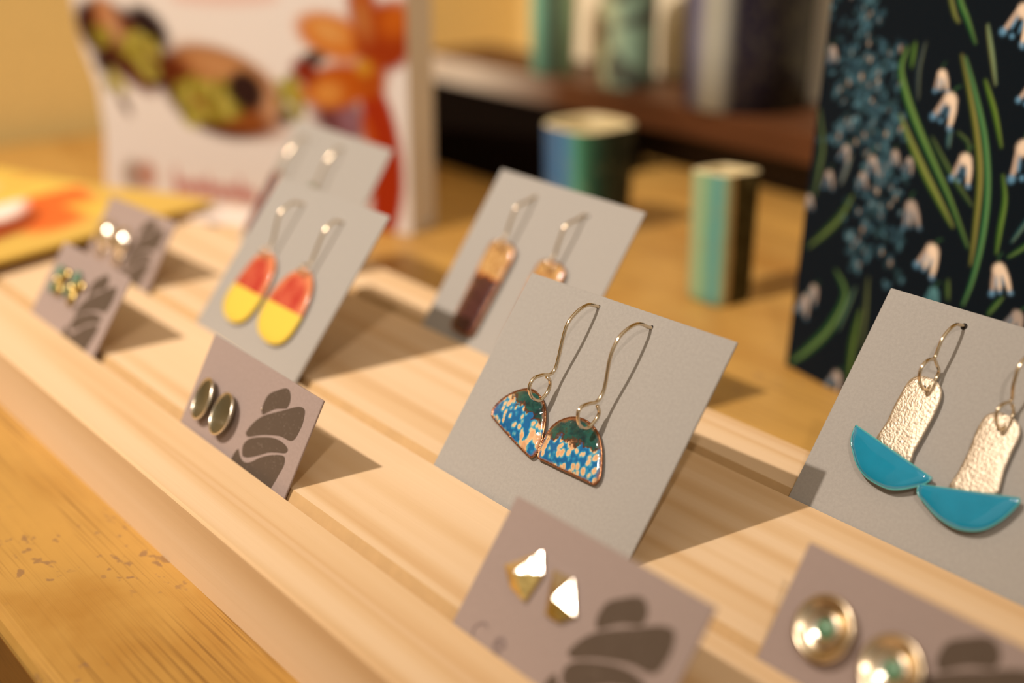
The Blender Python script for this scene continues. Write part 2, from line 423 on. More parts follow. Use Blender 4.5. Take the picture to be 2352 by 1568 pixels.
# ------------------------------------------------------------------ cards
FR = {  # origin of the visible lower left corner on the board top, width axis, height axis, size
 'blue': ((28.41, 2.61), (0.9995, 0.0305, 0.0097), (-0.026, 0.5974, 0.8015), 60.0, 47.68),
 'turq': ((86.55, 52.49), (1.0, -0.0012, -0.0017), (0.0021, 0.5661, 0.8243), 60.0, 48.84),
 'copper': ((-49.33, 52.49), (1.0, -0.0043, -0.005), (0.0065, 0.5697, 0.8218), 60.0, 49.98),
 'yellow': ((-90.38, 2.61), (0.9996, -0.0259, 0.0146), (0.0043, 0.6102, 0.7922), 60.0, 48.4),
 'purple': ((-161.62, 52.49), (0.9999, -0.005, -0.0092), (0.0104, 0.5518, 0.8339), 60.0, 46.4),
 'flower': ((-128.76, -31.27), (0.9999, -0.0008, 0.0143), (-0.0115, 0.5472, 0.8369), 48.24, 22.51),
 'oval': ((-27.53, -31.27), (0.9995, 0.0216, -0.0246), (0.0117, 0.4686, 0.8833), 48.24, 22.06),
 'tri': ((82.93, -31.27), (0.9999, -0.0018, 0.0163), (-0.0121, 0.5886, 0.8084), 48.24, 24.56),
 'bowl': ((123.0, 2.61), (1.0, 0.0004, 0.0004), (-0.0005, 0.5358, 0.8443), 48.24, 21.15),
 'pearl': ((-173.97, 2.61), (0.9996, 0.0207, 0.0208), (-0.0285, 0.5165, 0.8558), 48.24, 21.66),
}
def frame(k):
    (x, y), a, c, _, _ = FR[k]; a = Vector(a).normalized(); c = Vector(c); c = (c - a * a.dot(c)).normalized(); nn = a.cross(c)
    p = Vector((x, y, TH + TABLE)) * S
    return Matrix(((a.x, c.x, nn.x, p.x), (a.y, c.y, nn.y, p.y), (a.z, c.z, nn.z, p.z), (0, 0, 0, 1)))
LOGO = [
 [(29.81, 12.31), (28.84, 13.29), (28.75, 15.38), (29.45, 17.08), (31.68, 18.64), (34.04, 19.98), (35.59, 20.12), (36.91, 19.28), (37.62, 17.97), (37.44, 16.61), (36.84, 16.14), (34.21, 15.2), (32.54, 14.21), (30.7, 12.77)],
 [(26.62, 6.63), (26.74, 7.47), (27.99, 9.8), (30.24, 12.07), (33.61, 14.07), (36.99, 15.93), (39.29, 17.27), (41.38, 18.21), (43.09, 18.36), (43.96, 17.65), (44.62, 15.59), (44.56, 13.79), (44.14, 11.84), (42.98, 10.9), (41.31, 10.65), (39.1, 10.48), (35.94, 9.61), (32.13, 8.22), (29.24, 6.81), (27.68, 6.22)],
 [(28.59, 2.04), (27.85, 2.82), (27.38, 3.98), (28.16, 5.6), (30.18, 6.89), (33.17, 8.14), (36.27, 9.16), (39.25, 9.63), (41.93, 9.47), (43.25, 8.94), (42.78, 8.0), (40.15, 7.12), (37.18, 5.99), (34.85, 4.57), (32.8, 3.39), (30.65, 2.3), (29.14, 1.98)],
 [(24.3, -4.0), (25.1, -0.3), (25.33, 1.32), (26.08, 2.68), (26.79, 2.42), (27.46, 1.87), (29.03, 1.14), (30.96, 1.23), (32.73, 2.18), (34.86, 3.92), (37.56, 5.48), (40.44, 6.72), (42.6, 7.29), (43.58, 6.77), (43.99, 5.39), (43.6, 3.69), (43.1, 1.19), (42.2, -1.5), (40, -4.2)],
]
def card(k, mat, label, logo=False, ldv=0.0):
    wd, ht = FR[k][3:]
    v = [(x, y, z) for x in (0, wd) for y in (-6.0, ht) for z in (-0.55, 0)]
    f = [(0, 1, 3, 2), (4, 6, 7, 5), (0, 4, 5, 1), (2, 3, 7, 6), (0, 2, 6, 4), (1, 5, 7, 3)]
    o = mesh_obj('earring_card', v, f, mat, world=frame(k)); bevel(o, 0.12, 1)
    tag(o, label, 'card', 'earring cards standing in the slots of the pine board')
    if logo:
        for s in LOGO:
            flat('logo_print', [(q.x, q.y + ldv) for q in spline([(a, b, 0) for a, b in s], 3)], 0.0, M['ink'], o, 0.03)
    return o
cards = {}
cards['blue'] = card('blue', M['grey'], 'grey card in the middle slot with the blue mottled enamel earrings')
cards['turq'] = card('turq', M['grey'], 'grey card with the turquoise half disc earrings, before the dark snowdrop card')
cards['copper'] = card('copper', M['grey'], 'grey card in the rear slot with gold and brown bar earrings')
cards['yellow'] = card('yellow', M['grey'], 'grey card with the red and yellow oval enamel earrings')
cards['purple'] = card('purple', M['grey'], 'blurred grey card standing behind the red and yellow earrings card')
cards['flower'] = card('flower', M['taupe'], 'small taupe logo card at the left end of the front slot with green gold studs', True)
cards['oval'] = card('oval', M['taupe'], 'small taupe logo card with oval silver studs, in front of the yellow earrings', True)
cards['tri'] = card('tri', M['taupe'], 'small taupe logo card at bottom with shiny triangular studs', True)
cards['bowl'] = card('bowl', M['taupe'], 'taupe logo card at bottom right with round studs with green centres', True)
cards['pearl'] = card('pearl', M['taupe'], 'small blurred taupe logo card with white glinting studs, beside the yellow brochure', True)
# faint lettering at the lower left of the triangular stud card
tube('letter_print', spline([(8.3, 2.6, .0), (7.2, 2.9, .0), (6.0, 2.2, .0), (5.5, 1.1, .0), (5.9, 0.0, .0)], 4, False), 0.22, M['faint'], cards['tri'])
tube('letter_print', spline([(11.6, 1.2, 0), (13.6, 1.3, 0), (13.3, 2.2, 0), (12.3, 2.4, 0), (11.5, 1.6, 0), (11.6, 0.6, 0), (12.4, 0.1, 0), (13.5, 0.3, 0)], 4, False), 0.3, M['faint'], cards['tri'])
for k, ps in (('blue', [(23.07, 45.3), (38.91, 44.9)]), ('turq', [(19.53, 45.5), (37.46, 43.6)]), ('copper', [(19.33, 45.2), (41.66, 44.5)]), ('yellow', [(19.78, 43.0), (42.27, 42.3)]), ('purple', [(14.98, 41.0), (33.96, 41.6)])):
    for a, b in ps:
        r = 0.75 if k == 'turq' else 0.45
        flat('wire_hole', [(a + r * math.cos(i * .628), b + r * math.sin(i * .628)) for i in range(10)], 0.0, M['hole'], cards[k], 0.03)
dish('pin_head', [(0.01, 0.5), (0.18, 0.42), (0.25, 0.25), (0.2, 0.0)], M['silver'], cards['oval'], (29.2, 13.3), 10)

def earring(k, label, group, name='drop_earring'):
    return thing(name, label, 'earring', frame(k), group)
def hook(u, pts, r, par, du=None):
    m = len(pts); path = [(u + (du[i] if du else 0), v_, w_) for i, (v_, w_) in enumerate(pts)]
    return tube('ear_wire', spline(path, 5, False), r, M['wire'], par)

# --- blue mottled enamel pair
def bandf(line):
    us = [q[0] for q in line]; vs = [q[1] for q in line]
    return lambda x, y: y - float(np.interp(x, us, vs))
g = 'blue mottled enamel earrings'
SHP_L = [(10.24, 15.49), (9.94, 16.57), (10.86, 18.88), (12.92, 21.22), (15.59, 22.97), (17.48, 23.51), (19.42, 23.31), (21.8, 22.45), (23.81, 20.83), (25.26, 18.73), (26.46, 16.24), (27.08, 14.21), (27.28, 12.05), (26.73, 10.95), (25.76, 10.77), (20.67, 11.96), (14.92, 13.58), (11.02, 14.75)]
SHP_R = [(28.08, 11.53), (27.45, 13.06), (27.42, 15.61), (27.74, 17.96), (28.86, 19.78), (31.15, 21.42), (34.01, 22.16), (37.04, 21.93), (39.79, 20.84), (41.6, 19.31), (43.17, 17.41), (44.69, 14.9), (45.42, 12.89), (45.06, 11.63), (44.04, 11.37), (40.01, 11.34), (34.69, 11.25), (30.86, 11.26), (28.72, 11.22)]
def enamel_drop(shape, band, label, hu, hpts):
    t = earring('blue', label, g)
    ol = [(q.x, q.y) for q in spline([(a, b, 0) for a, b in shape], 3)]
    pl = plate('enamel_pendant', ol, 0.4, 0.75, 0.85, M['enamel'], t, bandf(band), 9)
    tube('copper_rim', [(a, b, 1.0) for a, b in ol], 0.24, M['copper'], t, True, 6)
    hook(hu, hpts, 0.38, t)
    return t
enamel_drop(SHP_L, [(13.11, 20.95), (16.51, 20.06), (20.02, 19.25), (23.66, 18.51), (24.82, 18.42)], 'blue and cream mottled enamel earring, the narrower left one, touching its twin', 23.07,
    [(45.22, -0.5), (45.22, 0.1), (44.96, 1.52), (44.36, 3.05), (42.91, 4.41), (41.0, 5.39), (38.81, 5.91), (36.84, 5.61), (34.01, 4.66), (31.49, 3.71), (29.14, 3.12), (27.74, 3.75), (26.79, 5.65), (25.47, 7.26), (24.05, 7.6), (22.68, 7.04), (21.79, 5.67), (21.6, 4.2), (21.9, 3.0), (22.89, 2.4), (24.47, 2.0), (25.89, 2.34), (26.8, 3.28), (26.87, 4.28)])
enamel_drop(SHP_R, [(27.93, 16.75), (31.23, 16.94), (34.14, 17.0), (37.33, 17.19), (41.04, 17.72)], 'blue and cream mottled enamel earring, the broader right one with a straight lower edge', 38.91,
    [(44.79, -0.5), (44.79, 0.0), (44.49, 1.03), (44.29, 2.89), (43.55, 4.55), (41.97, 5.99), (39.75, 7.15), (37.51, 7.31), (35.2, 6.93), (32.57, 5.81), (30.25, 4.7), (28.31, 4.14), (26.31, 4.48), (25.16, 6.2), (23.97, 7.63), (22.73, 8.06), (21.49, 7.33), (20.57, 6.16), (20.3, 4.6), (20.8, 3.4), (22.12, 2.7), (23.64, 2.3), (24.8, 2.62), (25.6, 3.93)])

# --- silver bar with turquoise half disc pair
g = 'turquoise half disc earrings'
def boat(bar, disc, hole, label, hu, hpts):
    t = earring('turq', label, g)
    ol = [(q.x, q.y) for q in spline([(a, b, 0) for a, b in bar], 3)]
    plate('silver_bar', ol, 0.9, 0.7, 0.25, M['hammered'], t, None, 8)
    flat('drill_hole', [(hole[0] + .55 * math.cos(i * .628), hole[1] + .55 * math.sin(i * .628)) for i in range(10)], 1.78, M['hole'], t, 0.03)
    p = ccw(disc)
    plate('half_disc', p, 1.1, 1.1, 0.65, M['turq'], t, None, 8, flatfrac=0.35)
    tube('disc_edge', [(a, b, 1.95) for a, b in p], 0.24, M['turq_edge'], t, True, 6)
    hook(hu, hpts, 0.36, t)
def half(tipl, tipr, arc, nseg=6):
    top = [(tipl[0] + (tipr[0] - tipl[0]) * i / 8, tipl[1] + (tipr[1] - tipl[1]) * i / 8) for i in range(9)]
    low = [(q.x, q.y) for q in spline([(a, b, 0) for a, b in [tipr] + arc + [tipl]], 3, False)][1:-1]
    return top + low
boat([(14.22, 17.0), (14.25, 21.71), (14.13, 25.52), (14.32, 28.75), (14.4, 30.2), (14.9, 31.82), (16.26, 32.9), (18.31, 33.23), (20.48, 32.91), (21.94, 31.68), (22.6, 30.18), (22.88, 27.88), (22.84, 24.45), (22.65, 20.62), (22.47, 18.16), (22.15, 15.6)],
     half((8.4, 18.73), (28.77, 14.7), [(28.1, 13.4), (26.08, 11.76), (23.59, 10.26), (21.38, 9.55), (18.38, 9.56), (15.4, 10.12), (12.71, 11.52), (10.63, 13.54), (8.96, 15.74)]), (18.44, 30.84),
     'silver bar earring with tilted turquoise half disc, the left one of its pair', 19.53,
     [(45.5, -0.5), (45.53, 0.1), (45.31, 1.27), (44.63, 3.11), (42.79, 4.48), (40.63, 5.14), (38.66, 4.92), (36.68, 4.7), (35.53, 6.35), (33.99, 7.24), (32.37, 7.02), (31.13, 5.79), (30.4, 3.8), (30.5, 2.3), (31.23, 1.6), (32.95, 1.0), (34.13, 0.8), (35.25, 1.28), (35.87, 2.83), (36.56, 4.58)])
boat([(33.12, 13.8), (32.95, 17.79), (33.0, 21.79), (32.62, 25.97), (32.64, 27.97), (33.02, 29.94), (34.47, 31.11), (36.31, 31.43), (38.82, 31.01), (40.26, 29.73), (40.79, 27.97), (40.75, 25.04), (40.97, 21.23), (41.33, 15.6)],
     half((26.95, 12.6), (46.36, 17.4), [(46.54, 16.55), (45.99, 14.74), (44.89, 12.38), (43.12, 10.03), (41.14, 8.71), (38.52, 7.93), (35.8, 7.92), (32.68, 8.6), (29.52, 9.96), (27.55, 11.0)]), (36.7, 28.28),
     'silver bar earring with turquoise half disc, the right one cut by the picture edge', 37.46,
     [(43.5, -0.5), (43.6, 0.4), (43.7, 2.2), (43.2, 4.2), (41.53, 6.1), (39.34, 6.5), (37.67, 5.98), (36.0, 5.24), (33.82, 3.6), (32.82, 5.06), (31.6, 6.4), (30.26, 6.5), (29.03, 5.66), (28.22, 3.6), (28.2, 2.3), (29.11, 1.6), (31.0, 0.9), (32.3, 0.9), (33.35, 2.71)])

# --- gold and brown bars
g = 'gold and brown bar earrings'
def long_bar(k, sh, bandv, label, hu, hpts, mat, group):
    t = earring(k, label, group)
    ol = [(q.x, q.y) for q in spline([(a, b, 0) for a, b in sh], 2)]
    plate('bar_pendant', ol, 0.7, 0.9, 0.5, mat, t, lambda x, y: (y - bandv), 7, flatfrac=0.3)
    tube('bar_rim', [(a, b, 1.3) for a, b in ol], 0.36, M['copper'], t, True, 6)
    hook(hu, hpts, 0.4, t)
BAR = [(12.6, 26.5), (12.9, 28.6), (14.2, 29.7), (16.5, 30.1), (19.89, 30.1), (22.2, 29.4), (23.3, 28.0), (23.5, 25.5), (23.4, 18), (23.2, 10), (23.1, 4.4), (22.3, 3.0), (20.5, 2.6), (15.6, 2.8), (13.8, 3.4), (13.3, 5.0), (13.1, 12), (12.8, 20)]
HK = [(45.19, -0.5), (45.19, 0.1), (44.6, 1.0), (43.01, 2.0), (40.96, 3.98), (39.11, 4.67), (34.92, 4.1), (31.52, 3.4), (30.0, 4.4), (28.6, 4.6), (27.6, 3.4), (28.4, 2.0), (30.2, 1.6)]
long_bar('copper', BAR, 19.5, 'gold topped dark brown bar earring, the fully visible left one', 19.33, HK, M['leafbar'], g)
long_bar('copper', [(a + 21.6, b - 0.5) for a, b in BAR], 19.0, 'gold topped brown bar earring mostly hidden behind the blue earrings card', 40.6, [(a - 0.7, b) for a, b in HK], M['leafbar'], g)

# --- red and yellow ovals
g = 'red and yellow oval earrings'
OV = [(11.61, 19.97), (10.3, 15.32), (9.6, 11.59), (10.64, 8.25), (14.06, 5.9), (18.38, 5.04), (22.38, 5.6), (25.4, 7.77), (27.03, 11.93), (27.09, 17.49), (25.79, 22.7), (22.96, 25.7), (19.61, 26.74), (15.67, 26.23), (13.02, 23.67)]
OV2 = [(35.6, 25.4), (38.4, 26.7), (41.9, 26.7), (45.53, 24.6), (48.0, 21.07), (49.2, 16.45), (49.3, 11.67), (47.93, 7.71), (44.45, 5.55), (39.72, 5.21), (34.56, 6.36), (31.57, 8.65), (30.16, 11.9), (30.1, 15.55), (31.32, 20.01), (33.3, 23.4)]
def oval_drop(sh, bv, label, hu, hpts):
    t = earring('yellow', label, g)
    ol = [(q.x, q.y) for q in spline([(a, b, 0) for a, b in sh], 3)]
    plate('oval_pendant', ol, 0.7, 0.8, 0.5, M['twotone'], t, lambda x, y: (y - bv) * 1.0, 8, flatfrac=0.3)
    hook(hu, hpts, 0.4, t)
oval_drop(OV, 15.0, 'red over yellow oval enamel earring, left and slightly higher in its pair', 19.78, [(43.01, -0.5), (43.01, 0.1), (42.6, 1.5), (41.69, 3.43), (38.05, 5.0), (34.88, 4.5), (30.49, 2.9), (28.2, 2.6), (27.2, 4.0), (26.0, 4.4), (25.0, 3.2), (25.8, 2.0), (27.4, 1.6)])
oval_drop(OV2, 15.3, 'red over yellow oval enamel earring, the lower right one of its pair', 42.0, [(42.3, -0.5), (42.3, 0.1), (42.0, 1.2), (41.36, 2.41), (38.19, 3.49), (34.54, 3.2), (30.84, 2.6), (28.4, 2.5), (27.2, 4.0), (26.0, 4.3), (25.0, 3.2), (25.6, 2.1), (27.4, 1.6)])

# --- purple bars on the rear card
g = 'purple bar earrings on the blurred rear card'
BAR2 = [(2.9, 24.5), (3.4, 26.2), (5.0, 26.6), (6.6, 26.2), (7.1, 24.5), (7.2, 14), (7.1, 5), (6.4, 3.6), (5.0, 3.3), (3.6, 3.6), (3.0, 5), (2.9, 14)]
long_bar('purple', BAR2, -99, 'narrow purple bar earring at the left edge of the blurred rear card', 11.0, [(41.0, -.5), (40.88, 0.4), (40.48, 2.2), (37.8, 3.19), (33.23, 4.2), (28.55, 4.4), (26.5, 3.8), (25.5, 2.6), (26.4, 1.8)], M['purple'], g)
long_bar('purple', [(a + 25, b) for a, b in BAR2], -99, 'purple bar earring hidden behind the red and yellow card, only its wire showing', 33.96, [(41.6, -.5), (41.51, 0.5), (39.9, 2.4), (34.88, 3.4), (28.61, 3.2), (26.4, 3.2), (25.5, 2.4), (26.4, 1.8)], M['patina'], g)

# --- oval silver cup studs
g = 'oval silver cup studs'
def cup(k, ctr, rx, ry, rot, label, tl):
    t = earring(k, label, g, 'stud_earring')
    N = 32; c, s = math.cos(rot), math.sin(rot)
    ol = [(ctr[0] + rx * math.cos(a) * c - ry * math.sin(a) * s, ctr[1] + rx * math.cos(a) * s + ry * math.sin(a) * c) for a in [2 * math.pi * i / N for i in range(N)]]
    plate('cup_disc', ol, 1.1, 0.9, -0.55, M['oxid'], t, None, 8, tilt=tl)
    o = tube('silver_rim', [(a, b, 2.0 + tl[0] * (a - ctr[0]) + tl[1] * (b - ctr[1])) for a, b in ol], 0.30, M['silver'], t, True, 8)
    tube('stud_post', [(ctr[0], ctr[1], -0.3), (ctr[0], ctr[1], 1.3)], 0.4, M['silver'], t)
    return t
cup('oval', (8.3, 8.1), 4.0, 4.85, 0.0, 'dark silver oval stud, the left one with a bluish glint', (0.16, -0.02))
cup('oval', (17.7, 7.7), 4.45, 4.8, 0.0, 'dark silver oval stud, the right one overlapping its neighbour', (0.14, -0.05))

# --- triangular facet studs
g = 'triangular silver and gold studs'
def facet(ps, ctr, hgt, label, split):
    t = earring('tri', label, g, 'stud_earring')
    n = len(ps)
    for nm, mat, idx in (('silver_face', M['bright'], split[0]), ('gold_face', M['gold'], split[1])):
        v = [(a, b, 0.5) for a, b in ps] + [(a, b, 1.0) for a, b in ps] + [(ctr[0], ctr[1], hgt)]
        f = []
        for i in idx:
            j = (i + 1) % n; f += [(i, j, n + j, n + i), (n + i, n + j, 2 * n)]
        o = mesh_obj(nm, v, f, mat, t); fix_normals(o)
    tube('stud_post', [(ctr[0], ctr[1], -0.3), (ctr[0], ctr[1], 1.0)], 0.4, M['silver'], t)
facet([(6.0, 13.2), (12.4, 18.5), (14.7, 15.4), (13.8, 9.8), (9.5, 10.6)], (10.4, 13.2), 2.65, 'triangular silver stud with gold lower face, upper left one', ([0, 1], [2, 3, 4]))
facet([(16.6, 16.9), (21.4, 17.2), (25.2, 12.4), (22.7, 10.0), (19.4, 9.9)], (20.4, 13.0), 2.15, 'triangular silver stud with gold lower face, the brighter right one', ([0, 1], [2, 3, 4]))

# --- round bowl studs with green centres
g = 'round bowl studs with green centres'
def bowl_stud(ctr, label, r=5.6):
    t = earring('bowl', label, g, 'stud_earring')
    k = r / 5.6
    dish('bowl', [(1.0 * k, 0.5), (4.6 * k, 0.7), (5.5 * k, 1.5), (5.6 * k, 2.3), (5.25 * k, 2.7), (4.7 * k, 2.45), (3.9 * k, 1.7), (2.9 * k, 1.35), (1.2 * k, 1.3)], M['warm_silver'], t, ctr, 40)
    dish('inner_cup', [(1.3 * k, 1.3), (2.6 * k, 1.5), (2.8 * k, 2.1), (2.45 * k, 2.35), (1.9 * k, 1.9), (0.8 * k, 1.75)], M['silver'], t, ctr, 32)
    dish('green_stone', [(1.45 * k, 1.7), (1.5 * k, 2.0), (1.1 * k, 2.35), (0.4 * k, 2.5)], M['green'], t, ctr, 20)
    tube('stud_post', [(ctr[0], ctr[1], -0.3), (ctr[0], ctr[1], 0.6)], 0.4, M['silver'], t)
bowl_stud((10.4, 9.7), 'round silver bowl stud with a green centre, the whole left one')
bowl_stud((23.75, 9.1), 'round silver bowl stud with a green centre, the right one cut by the picture bottom')

# --- green and gold flower studs
g = 'green and gold petal studs'
def petal_stud(ctr, label, rot):
    t = earring('flower', label, g, 'stud_earring')
    for i in range(4):
        a = rot + i * math.pi / 2; c, s = math.cos(a), math.sin(a)
        ol = [(ctr[0] + c * (2.7 + 2.6 * math.cos(b)) - s * 2.0 * math.sin(b), ctr[1] + s * (2.7 + 2.6 * math.cos(b)) + c * 2.0 * math.sin(b)) for b in [2 * math.pi * q / 16 for q in range(16)]]
        plate('petal', ol, 0.6 + 0.15 * (i % 2), 0.5, 0.6, M['patina'] if i in (1, 2) else M['dark_gold'], t, None, 5)
    dish('centre_bead', [(1.1, 0.9), (1.3, 1.5), (0.9, 2.2), (0.2, 2.5)], M['gold'], t, ctr, 16)
    tube('stud_post', [(ctr[0], ctr[1], -0.3), (ctr[0], ctr[1], 0.8)], 0.4, M['silver'], t)
petal_stud((10.6, 12.0), 'blurred green and gold petal stud, left one on the front left taupe card', 0.8)
petal_stud((21.4, 12.3), 'blurred green and gold petal stud, right one on the front left taupe card', 0.4)

# --- silver dome studs of the far card
g = 'white glinting dome studs'
def dome_stud(ctr, label):
    t = earring('pearl', label, g, 'stud_earring')
    dish('silver_dome', [(4.3, 0.5), (4.6, 1.0), (4.2, 2.0), (3.2, 3.0), (1.8, 3.6), (0.3, 3.8)], M['silver'], t, ctr, 28)
    dish('drop_plate', [(2.6, 0.4), (2.8, 0.7), (2.0, 1.0), (0.3, 1.1)], M['warm_silver'], t, (ctr[0] + 0.5, ctr[1] - 5.2), 20)
    tube('stud_post', [(ctr[0], ctr[1], -0.3), (ctr[0], ctr[1], 0.6)], 0.4, M['silver'], t)
dome_stud((10.0, 9.6), 'white glinting silver dome stud, left one beside the yellow brochure')
dome_stud((22.4, 9.6), 'white glinting silver dome stud, right one next to the printed logo')

# ------------------------------------------------------------------ printed gift pouch
random.seed(4)
LEFT = [(0.0, -159.0), (27.8, -156.0), (46.8, -157.2), (61.5, -162.6), (72.4, -166.0), (83.4, -166.9), (140, -168)]
bagM = at(-181.29, 137.17, 0) @ Matrix(((0.9027, -0.4303, 0, 0), (0.4303, 0.9027, 0, 0), (0, 0, 1, 0), (0, 0, 0, 1)))
bag = thing('printed_pouch', 'white pouch printed with chocolates, green seeds and an orange flower', 'bag', bagM)
cv = Canvas(-160, 0, 0, 135, 1.0, 'efe6e0')
def seeds(x, y, rx, ry, n, cols=('b7a83c', 'c9bc58', '9a8a2c')):
    for _ in range(n):
        a = random.uniform(0, 6.28); r = random.random() ** .5
        cv.ell(x + rx * r * math.cos(a), y + ry * r * math.sin(a), 3.2, 2.2, random.uniform(0, 3), random.choice(cols), 0.3)
cv.ell(-136, 66.5, 26, 15, -0.45, '54190a', 0.10); cv.ell(-133, 69, 17, 9.5, -0.45, '8a4a2c', 0.25)
cv.ell(-142, 78, 5, 8, 0.4, 'd89058', 0.5); cv.ell(-138, 74, 3, 9, 0.3, 'd8a078', 0.5)
cv.ell(-119, 75, 11, 6.5, -0.6, '38201f', 0.25); seeds(-127, 62, 10, 9, 24); seeds(-147, 68, 4.5, 4.5, 7)
cv.ell(-134, 52, 9, 4, -0.5, '7c3e2c', 0.4)
seeds(-147, 50, 6, 4, 7); cv.ell(-152, 57, 4, 4, 0, '442418', 0.4); cv.ell(-145, 41, 2.2, 5.5, 0.5, '7a5a50', 0.4)
cv.ell(-90, 50, 31, 18.5, -0.12, '5c2208', 0.09); cv.ell(-88, 53.5, 26.5, 14, -0.12, 'b06c36', 0.12)
cv.ell(-84, 60, 20, 7, -0.25, 'd69a64', 0.5); cv.ell(-110, 57, 7, 6, 0, '7e3006', 0.5); cv.ell(-82, 40, 20, 6, -0.1, '9c5420', 0.5)
cv.ell(-65, 47, 5, 8, 0.3, 'd6a077', 0.5)
seeds(-96, 47, 18, 7.5, 50); seeds(-106, 39, 5, 4, 8); cv.ell(-75.5, 52, 9, 8, 0.3, '40221c', 0.2)
seeds(-53.5, 51, 5.5, 8, 16); cv.ell(-57.5, 42.5, 3.5, 2.5, 0, '2c180c', 0.4)
cv.ell(-31, 44, 13, 8, -0.2, '86484a', 0.3); cv.ell(-26, 44, 6, 6, 0, 'a0707c', 0.5)
cv.stroke([(-18, 60), (-14, 48), (-11, 30), (-11, 14), (-14, -2)], 14, 17, 'b83406', 1.5)
cv.stroke([(-20, 45), (-17, 30), (-19, 15)], 5, 5, 'd05a10', 2)
cv.ell(-31, 76, 16, 8.5, -0.25, 'e8862c', 0.2); cv.ell(-33, 78, 8, 4, -0.3, 'f6b060', 0.6)
cv.ell(-9, 77, 12, 14, -0.7, 'ae3c04', 0.15); cv.ell(-4, 84, 8, 6, 0.6, 'd86a12', 0.5); cv.ell(-18, 88, 6, 12, 0.1, 'c04e08', 0.3)
cv.ell(-18, 84, 3, 8, 0.2, 'd08040', 0.6)
cv.ell(-31, 57, 18, 8.5, 0.25, 'd0620c', 0.18); cv.ell(-36, 54, 7, 4.5, 0.2, 'f0a048', 0.5); cv.ell(-45, 62, 6, 5, 0, '962c08', 0.3)
cv.ell(-40, 67.5, 5, 2.5, 0.1, '241006', 0.35); cv.ell(-15, 61, 6, 7, 0, 'c2560a', 0.3); cv.ell(-18.5, 65, 3.4, 3.2, 0, 'e2a02e', 0.3)
x = -120.0                                                     # a line of rounded pink lettering, too blurred in the photo to read
for i, (hh, ww) in enumerate(((12, 7), (7, 6), (8, 5), (10, 6), (7, 6), (7, 5), (11, 4), (7, 6))):
    cv.stroke([(x + 1, 4 + hh), (x + 1.2, 4.5)], 2.6, 2.6, 'd98a80', 1, 0.9)
    cv.ell(x + ww * .55, 7.5, ww * .42, 3.4, 0, 'd98a80', 0.35, 0.8); x += ww
cv.ell(-143, 9.5, 6.5, 7, 0, 'b9a496', 0.3); cv.ell(-135.5, 10.5, 5.5, 6, 0, 'd29a86', 0.3)
cv.stroke([(-104, 88), (-80, 89), (-56, 90)], 8, 8, 'e6b8aa', 3, 0.6)
def bagfn(u_, v_):
    l = float(np.interp(v_, [q[0] for q in LEFT], [q[1] for q in LEFT])); s = (u_ + 160) / 160
    uu = l + (0 - l) * s
    bul = -5.0 * math.sin(math.pi * s) * math.sin(math.pi * min(1, max(0, v_ / 135))) ** 0.6
    return (uu, bul * 0.6, v_)
cv.c = np.where(cv.c.min(-1, keepdims=True) > 0.45, cv.c * 0.72, np.where(cv.c.max(-1, keepdims=True) < 0.27, cv.c * 0.42, cv.c * 0.58))
fr = cv.obj('front_panel', bagfn, M['printed'], bag)
# sides, back and folded foot
vs = [135 * i / 27 for i in range(28)]
v, f = [], []
for z in vs:
    l = float(np.interp(z, [q[0] for q in LEFT], [q[1] for q in LEFT]))
    v += [(0, 0, z), (-0.4, 20.2, z), (l + 6, 20.2, z), (l, 0, z)]
for i in range(27):
    for a, b in ((0, 1), (1, 2), (2, 3)): f.append((i * 4 + a, i * 4 + b, (i + 1) * 4 + b, (i + 1) * 4 + a))
f += [(0, 3, 2, 1), tuple(27 * 4 + q for q in (0, 1, 2, 3))]
o = mesh_obj('side_and_back', v, f, M['white'], bag); fix_normals(o)

# white slip lying before the pouch
box('paper_slip', -15, 14, -9, 11, 0, 1.2, M['slip'], None, 0.3, at(-189, 62, TH) @ Matrix.Rotation(0.55, 4, 'Z'))
tag(C.objects['paper_slip'] if 'paper_slip' in C.objects else bpy.data.objects['paper_slip'], 'folded white paper slip lying on the board corner before the pouch', 'paper')

# ------------------------------------------------------------------ yellow brochure on the left end of the board
broM = at(-194, 50, TH) @ Matrix(((-0.9487, -0.3162, 0, 0), (-0.3162, 0.9487, 0, 0), (0, 0, 1, 0), (0, 0, 0, 1)))
bro = thing('yellow_brochure', 'yellow brochure with white and orange print lying across the board end', 'brochure', broM)
cv = Canvas(0, 150, -100, 12, 1.0, 'cdab55')
cv.ell(58, -22, 20, 50, -0.95, 'd8682c', 0.12); cv.ell(38, -50, 26, 9, 0.95, '8e3a18', 0.25)
cv.ell(84, -34, 40, 20, 0.45, 'f0e0d6', 0.12); cv.ell(30, -18, 16, 6, 0.2, 'd9b850', 0.4)
def brofn(u_, v_):
    lift = 4.4 * math.exp(-(u_ / 60.0) ** 2) + 0.7
    return (u_, v_, lift)
tp = cv.obj('cover', brofn, M['printed'], bro)
v, f = [], []
U = [0, 5, 12, 25, 45, 57.5, 58, 70, 100, 150]
for x in U:
    zt = brofn(x, 0)[2] - 0.02; zb = max(0.0, zt - 1.3)
    if x >= 58: zb = -TH + 0.0
    v += [(x, 12, zt), (x, -100, zt), (x, -100, zb), (x, 12, zb)]
for i in range(len(U) - 1):
    for a in range(4): f.append((i * 4 + a, i * 4 + (a + 1) % 4, (i + 1) * 4 + (a + 1) % 4, (i + 1) * 4 + a))
f += [(0, 1, 2, 3), tuple(len(U) * 4 - 4 + q for q in (3, 2, 1, 0))]
o = mesh_obj('pages', v, f, plain('yellow_page_edge', lin('d8b650'), 0.7), bro); fix_normals(o)

